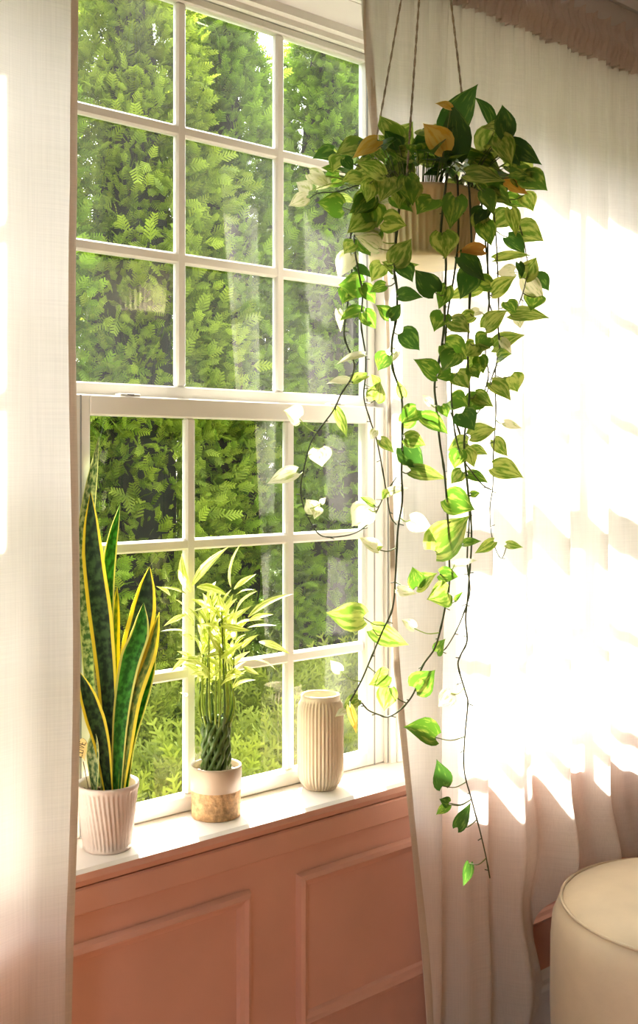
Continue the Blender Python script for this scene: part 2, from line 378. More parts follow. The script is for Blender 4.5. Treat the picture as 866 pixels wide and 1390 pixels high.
b = MB(); cr_ = [(0, 2.56), (-.012, 2.56), (-.018, 2.58), (-.05, 2.62), (-.075, 2.64), (-.08, 2.66)]
vv = [(x, y, z) for x in (RX0, RX1) for y, z in cr_]; n = len(cr_)
b.add(vv, [(i, n+i, n+i+1, i+1) for i in range(n-1)]); struct(b.build('trim_4', M['ceiling']))
b = MB()                                          # casing around the opening
b.box(X0 - .09, X1 + .09, -.018, 0, ZH, ZH + .09, .004); b.box(X0 - .09, X0, -.018, 0, ZS, ZH, .004); b.box(X1, X1 + .09, -.018, 0, ZS, ZH, .004)
b.box(X0 - .10, X1 + .10, -.026, 0, ZH + .075, ZH + .10, .004)
struct(b.build('trim_5', M['frame']))
for xm in (.92, 1.78):                            # mullion posts between the units
    b = MB(); b.box(xm - .010, xm + .010, .095, .19, ZS, ZH, .002); struct(b.build('trim_6' if xm < 1 else 'trim_7', M['frame']))

# ------------------------------------------------------------------ windows (three double-hung units, three by three panes a sash)
def make_window():
    hw = .42
    W = bpy.data.objects.new('window_1', None); C.objects.link(W); W.location = (1.35, .13, ZS); W['kind'] = 'structure'
    W.empty_display_size = .05
    cx = 1.35
    m = MB(); m.box(cx - hw, cx - hw + .018, .10, .19, ZS, ZH); m.build('jamb', M['frame'], W)
    m = MB(); m.box(cx + hw - .018, cx + hw, .10, .19, ZS, ZH); m.build('jamb', M['frame'], W)
    m = MB(); m.box(cx - hw, cx + hw, .10, .19, ZH - .018, ZH); m.box(cx - hw, cx + hw, .118, .132, ZH - .030, ZH - .018); m.build('head_jamb', M['frame'], W)
    for s in (-1, 1):
        m = MB(); x = cx + s*(hw - .018 - .006); m.box(min(x, x + s*.006), max(x, x + s*.006), .108, .116, ZS, ZH - .018); m.build('stop_bead', M['frame'], W)
    def sash(name, y0, y1, gx0, gx1, zr0, gz0, gz1, zr1, xs, zs, glass):
        ym = (y0 + y1)/2; xo0, xo1 = cx - hw + .020, cx + hw - .020
        f = MB(); f.box(xo0, gx0, y0, y1, zr0, zr1, .003); f.box(gx1, xo1, y0, y1, zr0, zr1, .003)
        f.box(gx0 - .003, gx1 + .003, y0, y1, zr0, gz0, .003); f.box(gx0 - .003, gx1 + .003, y0, y1, gz1, zr1, .003)
        S = f.build(name, M['frame'], W)
        for x in xs:
            q = MB(); q.box(x - .011, x + .011, ym - .010, ym + .008, gz0, gz1, .004); q.build('muntin', M['frame'], S)
        for z in zs:
            edges = [gx0] + list(xs) + [gx1]
            q = MB(); q.box(gx0, gx1, ym - .0095, ym + .0075, z - .011, z + .011, .004); q.build('muntin', M['frame'], S)
        ex, ez = [gx0] + list(xs) + [gx1], [gz0] + list(zs) + [gz1]
        for i in range(3):
            for j in range(3):
                q = MB(); a = .0 if i == 0 else .011; c = 0 if i == 2 else .011; d = 0 if j == 0 else .011; e = 0 if j == 2 else .011
                q.add([(ex[i]+a, ym, ez[j]+d), (ex[i+1]-c, ym, ez[j]+d), (ex[i+1]-c, ym, ez[j+1]-e), (ex[i]+a, ym, ez[j+1]-e)], [(0, 1, 2, 3)])
                q.build('pane', glass, S)
        return S
    sash('upper_sash', .148, .176, .976, 1.722, 1.462, 1.515, 2.270, ZH - .022, (1.226, 1.476), (1.767, 2.018), M['glass_dusty'])
    L = sash('lower_sash', .116, .146, 1.004, 1.692, ZS + .001, .722, 1.452, 1.490, (1.2265, 1.478), (.957, 1.207), M['glass'])
    for x in (1.09, 1.61):                      # tilt latches on top of the meeting rail
        q = MB(); q.box(x - .022, x + .022, .120, .142, 1.490, 1.4945, .0015); t = q.build('tilt_latch', M['frame'], L)
        q = MB(); q.box(x - .007, x + .007, .1185, .121, 1.4915, 1.4932); q.build('latch_slot', M['dark'], L)
    for s in (-1, 1):                           # grey weather strips beside the sashes
        for dx, y, z0, z1 in ((.3665, .1155, ZS + .002, 1.488), (.3745, .1475, 1.50, ZH - .03), (.4005, .1075, ZS + .002, 1.9)):
            q = MB(); x = cx + s*dx; q.box(x - .0014, x + .0014, y - .0008, y + .002, z0, z1); q.build('weather_strip', M['strip'], W)
    return W
win = make_window()
for k, dx in ((2, .86), (3, -.86)):
    c = copy_tree(win); c.name = 'window_%d' % k; c.location.x += dx

# ------------------------------------------------------------------ curtains
CY = -0.085
def curtain(name, xl, xr, ztop, zbot, yfun, nx, nz, material):
    m = MB(); vv = []; uv = []
    for j in range(nz + 1):
        for i in range(nx + 1):
            u = i/nx; v = j/nz
            a = xl; z0 = zbot(u)
            z = ztop + (z0 - ztop)*v
            x = xl(z) + (xr(z) - xl(z))*u
            vv.append((x + .006*math.sin(9*u + 5*z), yfun(u, x, z), z)); uv.append((u, v))
    fs = [(j*(nx+1)+i, j*(nx+1)+i+1, (j+1)*(nx+1)+i+1, (j+1)*(nx+1)+i) for j in range(nz) for i in range(nx)]
    m.add(vv, fs, 0, uv); return m.build(name, material, None, True, loc=(xl(zbot(0)), CY, zbot(0)))
ROD = 2.385
def folds_r(u, x, z):
    d = ROD - z
    g = math.exp(-max(0, d)*5.0)                                     # tight gathers near the rod
    big = .024*math.sin(2*pi*x/.155 + .9*math.sin(3*x) + .35*d) + .012*math.sin(2*pi*x/.083 + 1.3 + .5*d)
    sm = .010*math.sin(2*pi*x/.034 + 2*math.sin(6*x))
    amp = min(1, d/.9)*.75 + .25
    edge = min(1, u/.06)
    y = CY + (big*amp*(.25 + .75*edge) + sm*g)
    # pushed and lifted by the round pouf near the floor
    k = max(0, min(1, (.75 - z)/.4))*max(0, min(1, (x - 1.80)/.25)); k = k*k*(3 - 2*k)
    y += k*(-.02 + .018*math.sin(6*z*3 + x*7))
    return min(y, -.042)
xlr = lambda z: lerp_tab([(.1, 1.672), (.365, 1.649), (.96, 1.589), (1.465, 1.554), (2.27, 1.497), (2.45, 1.49)], z)
xrr = lambda z: 2.86
def zb_r(u):
    x = 1.66 + u*1.2
    t = max(0, min(1, (x - 1.92)/.22)); t = t*t*(3 - 2*t)
    return .055 + .34*t
cr = curtain('linen_curtain', xlr, xrr, ROD - .045, zb_r, folds_r, 260, 150, M['linen'])
tag(cr, 'sheer cream linen curtain behind the hanging pothos, gathered on a rod above a round pouf', 'curtain')
# gathered header: rod pocket and ruffle
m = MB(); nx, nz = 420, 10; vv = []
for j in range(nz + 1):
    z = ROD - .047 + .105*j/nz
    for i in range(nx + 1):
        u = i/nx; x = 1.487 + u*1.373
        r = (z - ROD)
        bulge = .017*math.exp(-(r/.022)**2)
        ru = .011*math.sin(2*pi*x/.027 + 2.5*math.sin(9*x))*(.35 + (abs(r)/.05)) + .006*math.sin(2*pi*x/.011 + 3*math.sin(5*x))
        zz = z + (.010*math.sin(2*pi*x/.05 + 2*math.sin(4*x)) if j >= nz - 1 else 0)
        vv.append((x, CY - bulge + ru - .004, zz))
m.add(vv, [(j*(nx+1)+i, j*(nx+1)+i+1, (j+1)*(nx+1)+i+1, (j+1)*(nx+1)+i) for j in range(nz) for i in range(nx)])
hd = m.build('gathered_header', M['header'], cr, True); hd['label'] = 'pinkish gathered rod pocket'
def side_hem(parent, xf, yf, z0, z1, wdt, sgn):
    m = MB(); vv = []; n = 60
    for i in range(n + 1):
        z = z0 + (z1 - z0)*i/n
        for a, dy in ((0, -.0012), (wdt*.5, -.0035), (wdt, -.0012)):
            x = xf(z) + sgn*a; vv.append((x, yf(z, x) + dy, z))
    m.add(vv, [(3*i+k, 3*i+k+1, 3*i+k+4, 3*i+k+3) for i in range(n) for k in (0, 1)])
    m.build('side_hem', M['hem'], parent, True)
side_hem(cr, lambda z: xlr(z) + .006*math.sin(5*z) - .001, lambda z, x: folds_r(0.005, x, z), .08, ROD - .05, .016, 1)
# curtain at the other side, nearly flat where it shows
xll = lambda z: -.22
xrl = lambda z: lerp_tab([(0, .852), (.5, .853), (1.2, .858), (1.8, .863), (2.4, .852)], z)
def folds_l(u, x, z):
    fade = max(0, min(1, (.70 - x)/.25))
    return CY + .028*fade*math.sin(2*pi*x/.16 + .3*z) + .004*math.sin(2*pi*x/.11 + .8*z) - .012*max(0, min(1, (x - .80)/.06))
cl = curtain('linen_curtain', xll, xrl, ROD - .045, lambda u: .03, folds_l, 200, 90, M['linen'])
tag(cl, 'flat hanging cream linen curtain beside the snake plant', 'curtain')
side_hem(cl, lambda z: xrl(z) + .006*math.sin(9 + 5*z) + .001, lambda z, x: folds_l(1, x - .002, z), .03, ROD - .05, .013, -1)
rod = thing('curtain_rod', (1.3, CY, ROD), 'slim dark metal curtain rod running through the gathered curtain tops', 'curtain rod')
m = MB(); m.tube([(-.32, CY - .001, ROD), (3.0, CY - .001, ROD)], .009, 12); m.build('rod', M['metal'], rod, True)
for x in (-.32, 3.0):
    m = MB(); m.lathe([(.001, -.03), (.012, -.024), (.017, -.008), (.017, .004), (.010, .016), (.012, .022), (.009, .03)], 16)
    s = 1 if x > 0 else -1
    m.v = [(x - s*q[2] + s*.02, CY + q[1], ROD + q[0]) for q in m.v]; m.build('finial', M['metal'], rod, True)
for x in (-.26, 2.93):
    m = MB(); m.box(x - .006, x + .006, CY, 0, ROD - .006, ROD + .006); m.box(x - .012, x + .012, -.005, 0, ROD - .03, ROD + .03); m.build('bracket', M['metal'], rod)

# ------------------------------------------------------------------ round pouf
PX, PY, PR, PH = 2.14, -.425, .30, .45
pf = thing('pouf', (PX, PY, 0), 'round cream upholstered pouf standing against the linen curtain', 'ottoman')
m = MB()
prof = [(.001, .03), (PR*.9, .03), (PR*.975, .04), (PR, .07), (PR + .004, .2), (PR + .003, .34), (PR - .001, .385), (PR - .012, .412), (PR - .030, .432), (PR - .055, .443), (PR - .10, .449), (PR*.4, .454), (.001, .455)]
m.lathe(prof, 72, (PX, PY, 0)); m.build('cushion', M['pouf'], pf, True)
m = MB(); pts = [(PX + (PR - .020)*math.cos(t), PY + (PR - .020)*math.sin(t), .4275) for t in np.linspace(0, 2*pi, 73)]
m.tube(pts, .0035, 6, cap=False); m.build('piping', M['pouf'], pf, True)
for k in range(4):
    t = k*pi/2 + .6; m = MB(); m.lathe([(.001, 0), (.016, 0), (.02, .032)], 12, (PX + .2*math.cos(t), PY + .2*math.sin(t), 0)); m.build('foot', M['bark'], pf, True)

# ------------------------------------------------------------------ fluted pots on the sill
def ribbed(prof, n_rib, depth, rings, c, swirl=0.0, per=6):
    m = MB()
    zs = [p[1] for p in prof]
    def fl(i, t):
        if not rings[i]: return 0
        return -depth*abs(math.sin(n_rib*(t + swirl*zs[i])/2))**1.0 if depth > 0 else 0
    m.lathe(prof, n_rib*per, c, flute=fl); return m
SX, SY = .998, .047
sp_ = thing('plant_pot', (SX, SY, ZS), 'tapered white ribbed pot holding the snake plant', 'plant pot', )
prof = [(.001, 0), (.040, 0), (.0425, .003), (.043, .008)] + [(.043 + .0115*t, .008 + .097*t) for t in np.linspace(.03, .97, 8)] + [(.0548, .106), (.0555, .112), (.0545, .1155), (.0515, .1155), (.050, .110), (.048, .085)]
rings = [0]*4 + [1]*8 + [0]*6
ribbed(prof, 40, .0028, rings, (SX, SY, ZS), swirl=2.2).build('pot_body', M['whitepot'], sp_, True)
def soil(c, r, z, parent, name='soil', material='soil', amp=.003):
    m = MB(); vv = [(c[0], c[1], z + amp)]; n = 28
    for k in (1, 2, 3, 4):
        for i in range(n):
            t = 2*pi*i/n; rr = r*k/4
            vv.append((c[0] + rr*math.cos(t), c[1] + rr*math.sin(t), z + (random.uniform(-amp, amp) if k < 4 else -.002)))
    fs = [(0, 1+i, 1+(i+1) % n) for i in range(n)] + [(1+(k*n)+i, 1+((k+1)*n)+i, 1+((k+1)*n)+(i+1) % n, 1+(k*n)+(i+1) % n) for k in range(3) for i in range(n)]
    m.add(vv, fs); return m.build(name, M[material], parent, True)
soil((SX, SY), .0492, ZS + .098, sp_)
def blob(c, r, sq=.7):
    m = MB(); rot = random.uniform(0, 6); rx, ry = r*random.uniform(.8, 1.2), r*random.uniform(.7, 1.1)
    vv = [(0, 0, -r*sq)]
    for zz, k in ((-.5, .86), (.1, 1), (.6, .75)):
        for i in range(6):
            t = i*pi/3; vv.append((rx*k*math.cos(t), ry*k*math.sin(t), zz*r*sq))
    vv.append((0, 0, r*sq))
    fs = [(0, 1+(i+1) % 6, 1+i) for i in range(6)] + [(1+a*6+i, 1+a*6+(i+1) % 6, 7+a*6+(i+1) % 6, 7+a*6+i) for a in (0, 1) for i in range(6)] + [(13+i, 13+(i+1) % 6, 19) for i in range(6)]
    m.add([(c[0] + x*math.cos(rot) - y*math.sin(rot), c[1] + x*math.sin(rot) + y*math.cos(rot), c[2] + z) for x, y, z in vv], fs); return m
for k in range(34):
    t = random.uniform(0, 2*pi); r = .046*math.sqrt(random.random())
    blob((SX + r*math.cos(t), SY + r*math.sin(t), ZS + .100), random.uniform(.0022, .0042)).build('bark_chip', M['pebble'] if k % 3 == 0 else M['bark'], sp_, True)

BX, BY = 1.246, .066
bp_ = thing('plant_pot', (BX, BY, ZS), 'straight taupe pot with cork lower half holding the braided bamboo', 'plant pot')
m = MB(); m.lathe([(.001, 0), (.0455, 0), (.047, .002), (.0475, .05), (.0478, .052)], 56, (BX, BY, ZS)); m.build('cork_base', M['cork'], bp_, True)
m = MB(); m.lathe([(.0478, .052), (.0490, .0525), (.0492, .094), (.0485, .0975), (.0462, .0975), (.0450, .094), (.044, .07)], 56, (BX, BY, ZS)); m.build('glazed_collar', M['taupe'], bp_, True)
soil((BX, BY), .0448, ZS + .082, bp_)
for k in range(95):
    t = random.uniform(0, 2*pi); r = .027 + .016*random.random()
    blob((BX + r*math.cos(t), BY + r*math.sin(t), ZS + .084 + random.uniform(0, .003)), random.uniform(.0028, .0046)).build('pebble', M['pebble'], bp_, True)

VX, VY = 1.515, .069
prof = [(.001, 0), (.031, 0), (.034, .002), (.0365, .006), (.0430, .014), (.0465, .024), (.0482, .038)] + [(.0485, z) for z in np.linspace(.055, .150, 5)] + [(.0480, .165), (.0462, .174), (.0430, .180), (.0408, .183), (.0405, .187), (.0405, .193), (.0392, .195), (.0368, .195), (.0355, .191), (.036, .17), (.040, .12), (.036, .02), (.001, .015)]
rings = [0, 0, 0] + [1]*4 + [1]*5 + [1, 1, 1] + [0]*10
vz = ribbed(prof, 38, .0034, rings, (VX, VY, ZS)).build('fluted_vase', M['cream'], None, True, loc=(VX, VY, ZS))
tag(vz, 'empty cream fluted ceramic vase with rounded shoulders on the sill', 'vase')

# ------------------------------------------------------------------ leaf builder
def blade(m, B, T, nrm, width, prof, curl=.15, fold=.15, lobe=0.0, side=0.0, mi=0, nv=None, uvlen=False, ucols=5, twist=0.0):
    """adds a leaf blade from B to T. prof: (v, half width 0..1 of width/2); curl lifts the middle towards nrm"""
    B, T = Vector(B), Vector(T); d = T - B; L = d.length; d.normalize()
    wv = d.cross(nrm)
    if wv.length < 1e-4: wv = d.cross(Vector((0.3, .2, 1)))
    wv.normalize(); nn = wv.cross(d).normalized()
    vv = []; uv = []; cols = ucols; half = (cols - 1)/2; rows = len(prof)
    for v, h in prof:
        cc = B + d*(L*v) + nn*(curl*L*4*v*(1-v)) + wv*(side*L*4*v*(1-v))
        ct, st = math.cos(twist*v), math.sin(twist*v)
        w2 = wv*ct + nn*st; n2 = nn*ct - wv*st
        for i in range(cols):
            u = (i - half)/half
            p = cc + w2*(u*h*width/2) + n2*(fold*abs(u)*h*width/2) - d*(lobe*L*abs(u)**1.6*max(0, 1 - v*2.2)**2)
            vv.append(p); uv.append(((u + 1)/2, v*L if uvlen else v))
    m.add(vv, [(j*cols+i, j*cols+i+1, (j+1)*cols+i+1, (j+1)*cols+i) for j in range(rows-1) for i in range(cols-1)], mi, uv)
HEART = [(0, .42), (.06, .72), (.16, .94), (.30, 1.0), (.46, .90), (.62, .66), (.76, .40), (.88, .17), (.95, .06), (1, .0)]
LANCE = [(0, .18), (.1, .55), (.25, .92), (.4, 1.0), (.6, .8), (.78, .48), (.9, .2), (1, .0)]

# ------------------------------------------------------------------ snake plant
snake = thing('snake_plant', (SX, SY, ZS + .1), 'tall snake plant with yellow-edged sword leaves in the ribbed pot', 'plant')
TS = 1.943
def sword(path, wpx, material, t0=TS, t1=TS, face=0.0, fold=.25):
    """path of pixel points from soil to tip"""
    P3 = []
    n = len(path)
    for i, (x, y) in enumerate(path): P3.append(tuple(at(x, y, t0 + (t1 - t0)*i/(n-1))))
    pts = [Vector(p) for p in spline(P3, 7)]; N = len(pts)
    wd = wpx*TS/F; m = MB(); vv = []; uv = []; Lc = 0
    nrm = (-FWD*math.cos(face) + RGT*math.sin(face)).normalized()
    for i, p in enumerate(pts):
        v = i/(N-1); d = (pts[min(i+1, N-1)] - pts[max(i-1, 0)]).normalized()
        if i: Lc += (p - pts[i-1]).length
        h = wd/2*lerp_tab([(0, .46), (.25, .74), (.55, 1.0), (.75, .86), (.88, .55), (.96, .2), (1, .01)], v)
        wv = d.cross(nrm).normalized(); n2 = wv.cross(d)
        for k in range(7):
            u = (k - 3)/3; vv.append(p + wv*(u*h) + n2*(fold*h*u*u)); uv.append(((u + 1)/2, Lc))
    f = [(i*7+k, i*7+k+1, (i+1)*7+k+1, (i+1)*7+k) for i in range(N-1) for k in range(6)]
    m.add(vv, f, 0, uv)
    # thickness: the back skin 1.5 mm behind
    m.add([q - nrm*.0015 for q in vv], [x[::-1] for x in f], 0, uv)
    return m.build('sword_leaf', M[material], snake, True, loc=pts[0])
sword([(139, 1072), (126, 950), (118, 820), (117, 710), (134, 594)], 27, 'snake_pale', 1.965, 1.99, .5)
sword([(152, 1073), (147, 950), (138, 850), (126, 750), (123, 667)], 33, 'snake_dark', 1.95, 1.93, .1)
sword([(157, 1070), (151, 930), (145, 830), (150, 750), (163, 684)], 20, 'snake_mid', 1.965, 1.98, .2)
sword([(160, 1068), (155, 960), (156, 860), (159, 795)], 15, 'snake_yel', 1.97, 1.98, .2)
sword([(161, 1072), (171, 980), (183, 890), (196, 825), (203, 769)], 40, 'snake_dark', 1.955, 1.95, -.1)
sword([(158, 1075), (164, 975), (176, 900), (190, 860), (195, 818)], 29, 'snake_mid', 1.935, 1.92, .1)
sword([(165, 1072), (172, 1020), (184, 945), (205, 885), (216, 831)], 21, 'snake_yel', 1.935, 1.93, -.2)
sword([(147, 1073), (138, 1010), (124, 960), (108, 912)], 27, 'snake_dark', 1.930, 1.90, .3)
sword([(128, 1072), (127, 1045), (126, 1015), (128, 992)], 17, 'snake_pale', 1.918, 1.915, .1)
sword([(141, 1072), (140, 980), (134, 880), (130, 810)], 18, 'snake_pale', 1.955, 1.955, .3)
sword([(170, 1070), (176, 1010), (190, 955), (203, 905), (208, 868)], 22, 'snake_mid', 1.945, 1.94, -.2)
# heart-shaped word pick in the soil
pk = thing('plant_pick', at(119, 1066, 1.92), 'small tan heart shaped pick with dark lettering stuck in the soil', 'plant pick')
m = MB(); m.tube([at(120, 1070, 1.925), at(113, 1034, 1.925)], .0009, 6); m.build('stick', M['bark'], pk, True)
hc = at(110, 1016, 1.924); hx = (RGT*.90 + Vector((0, 0, .30))).normalized(); hy = (Vector((0, 0, .95)) - RGT*.30).normalized(); hn = hx.cross(hy)
hp = []
for k in range(32):
    t = 2*pi*k/32; x = 16*math.sin(t)**3; y = 13*math.cos(t) - 5*math.cos(2*t) - 2*math.cos(3*t) - math.cos(4*t)
    hp.append(hc + hx*(x*.00080) + hy*(y*.00138))
m = MB(); n = 32; vv = [p + hn*.001 for p in hp] + [p - hn*.001 for p in hp]
m.add(vv, [tuple(range(n)), tuple(range(2*n-1, n-1, -1))] + [(i, n+i, n+(i+1) % n, (i+1) % n) for i in range(n)]); m.build('heart', M['tagwood'], pk)
m = MB(); strokes = {'L': [[(0, 1), (0, 0), (.6, 0)]], 'O': [[(0, 0), (0, 1), (.6, 1), (.6, 0), (0, 0)]], 'V': [[(0, 1), (.32, 0), (.64, 1)]], 'E': [[(.55, 1), (0, 1), (0, 0), (.55, 0)], [(0, .5), (.45, .5)]]}
tx = (hx*.55 + hy*.83).normalized(); ty = hn.cross(tx).normalized(); face = hn if hn.dot(FWD) < 0 else -hn
if ty.dot(Vector((0, 0, 1))) < 0: ty = -ty
for i, ch in enumerate('LOVE'):
    for st in strokes[ch]:
        m.tube([hc + face*.0014 + tx*((-1.75 + i*.9 + x)*.0082) + ty*((y - .5)*.0105) for x, y in st], .0007, 4)
m.build('lettering', M['ink'], pk)

# ------------------------------------------------------------------ braided lucky bamboo
bam = thing('lucky_bamboo', (BX, BY, ZS + .085), 'braided lucky bamboo with a tuft of pale yellow-green leaves', 'plant')
ZB0, ZB1, RB = ZS + .083, .872, .0235
for k in range(11):
    for sgn, rr in ((1, RB), (-1, RB - .004)):
        m = MB(); pts = []; rs = []
        n = 22
        for i in range(n + 1):
            v = i/n; t = 2*pi*k/11 + sgn*v*1.9 + (.2 if sgn < 0 else 0); r = rr + .0022*math.sin(v*2*pi*3.0 + k*pi)*sgn
            pts.append((BX + r*math.cos(t), BY + r*math.sin(t), ZB0 + (ZB1 - ZB0 + .004*((k*7) % 3))*v)); rs.append(.0046 + (.0009 if i % 5 == 2 else 0))
        m.tube(pts, rs, 7); m.build('stalk', M['bamboo'], bam, True)
shoots = []
for k in range(22):
    t = 2*pi*k/22 + random.uniform(-.1, .1); r0 = RB*random.uniform(.75, 1.12)
    h = random.uniform(.10, .25); sp = random.uniform(.6, 1.9)
    base = Vector((BX + r0*math.cos(t), BY + r0*math.sin(t), ZB1 - .012))
    mid = Vector((BX + (r0 + .010)*math.cos(t), BY + (r0 + .010)*math.sin(t), ZB1 + .03))
    top = Vector((BX + r0*sp*math.cos(t), BY + r0*sp*math.sin(t), ZB1 + h))
    if top.y > .10: top.y = .10
    pts = [Vector(p) for p in spline([tuple(base), tuple(mid), tuple((mid*.45 + top*.55)), tuple(top)], 5)]
    m = MB(); m.tube(pts, [0.0024 - .0012*i/(len(pts)-1) for i in range(len(pts))], 6)
    m.build('shoot', M['bamboo_shoot'] if k % 4 else M['bamboo'], bam, True, loc=base); shoots.append(pts)
TB = 2.105
def bleaf(B, T, width, curl, nrm=None, fold=.3):
    m = MB(); n_ = nrm or (-FWD*.5 + Vector((0, 0, .8)) + Vector((random.uniform(-.5, .5), random.uniform(-.5, .5), 0))).normalized()
    blade(m, B, T, n_, width, LANCE, curl, fold, side=random.uniform(-.05, .05))
    m.build('leaf', M['bamboo_leaf'], bam, True, loc=B)
traced = [(257,803,234,749,.34), (261,795,311,742,.16), (314,797,328,737,.34), (252,806,212,796,.22), (267,797,312,810,.30), (318,800,348,779,.22),
 (319,834,350,802,.26), (320,808,346,801,.2), (337,838,398,806,.17), (337,843,371,834,.28), (336,852,376,849,.18), (352,871,394,888,.24),
 (336,896,375,910,.2), (254,857,218,857,.22), (255,892,216,908,.22), (253,834,222,850,.22), (248,825,234,813,.3), (262,850,245,826,.3),
 (282,905,267,928,.4), (253,946,243,940,.3), (290,835,283,808,.3), (300,838,297,806,.4), (305,840,322,812,.3), (285,830,275,805,.3), (300,850,340,856,.25), (262,868,246,862,.4), (295,865,285,826,.3), (310,862,318,826,.3), (275,868,268,828,.3), (328,880,350,862,.25),
 (330,905,352,916,.25), (262,900,240,884,.25), (206,800,182,791,.35)]
for (x0, y0, x1, y1, wf) in traced:
    t = TB + random.uniform(-.03, .025); dt = random.uniform(-.025, .02)
    if x0 < 210: x0, y0 = 216, 806
    B, T = at(x0, y0, t), at(x1, y1, t + dt)
    if T.y > .10: T.y = .10
    if B.y > .098: B.y = .098
    L = (T - B).length; bleaf(B, T, max(.011, wf*L*1.15), random.uniform(.03, .12))
for k in range(95):
    s = random.choice(shoots); p = s[random.randint(len(s)//2, len(s)-1)]
    a = random.uniform(0, 2*pi); L = random.uniform(.035, .075); e = random.uniform(.0, 1.1)
    T = p + Vector((math.cos(a)*math.cos(e), math.sin(a)*math.cos(e)*.8, math.sin(e)))*L
    if T.y > .10: T.y = .10
    if T.y < -.09: T.y = -.09
    bleaf(p, T, random.uniform(.010, .017), random.uniform(.05, .15))

# ------------------------------------------------------------------ hanging planter
TP = 1.94
pc = at(571, 347, TP); HX, HY, HZ = pc.x, pc.y, 1.714       # base centre of the pot
PZ = .119
hp_ = thing('hanging_planter', (HX, HY, HZ), 'cream ribbed ceramic pot hanging on three jute cords', 'planter')
prof = [(.001, .0), (.083, .0), (.087, .002), (.090, .008)] + [(.090 + .014*t, .008 + .098*t) for t in np.linspace(.04, 1, 7)] + [(.1045, .108), (.105, .116), (.1040, PZ), (.1000, PZ), (.099, .114), (.094, .08)]
rings = [0]*4 + [1]*7 + [0]*6
ribbed(prof, 52, .0030, rings, (HX, HY, HZ)).build('pot_body', M['planter'], hp_, True)
soil((HX, HY), .0965, HZ + .100, hp_, amp=.006)
top = at(585, -150, TP); top.z = 2.47
m = MB(); m.tube([(top.x, top.y, 2.47), (top.x, top.y, 2.60)], .003, 6); m.build('hook', M['metal'], hp_, True)
m = MB(); m.lathe([(.001, 2.60), (.016, 2.60), (.020, 2.61), (.022, 2.66)], 16, (top.x, top.y, 0)); m.build('ceiling_rosette', M['metal'], hp_, True)
for (px, py, dt) in ((512, 246, .03), (552, 246, -.095), (646, 235, .03)):
    e = at(px, py, TP + dt)
    d2 = Vector((e.x - HX, e.y - HY)); d2 = d2.normalized()*.1025
    e = Vector((HX + d2.x, HY + d2.y, HZ + PZ + .001))
    m = MB()
    for ph in (0, pi):                                        # two twisted strands
        pts = []
        for i in range(91):
            v = i/90; q = e.lerp(Vector((top.x, top.y, 2.475)), v); t = v*95 + ph
            pts.append(q + RGT*(.0010*math.cos(t)) + FWD*(.0010*math.sin(t)))
        m.tube(pts, .0013, 4, cap=False)
    m.build('hanging_cord', M['rope'], hp_, True)

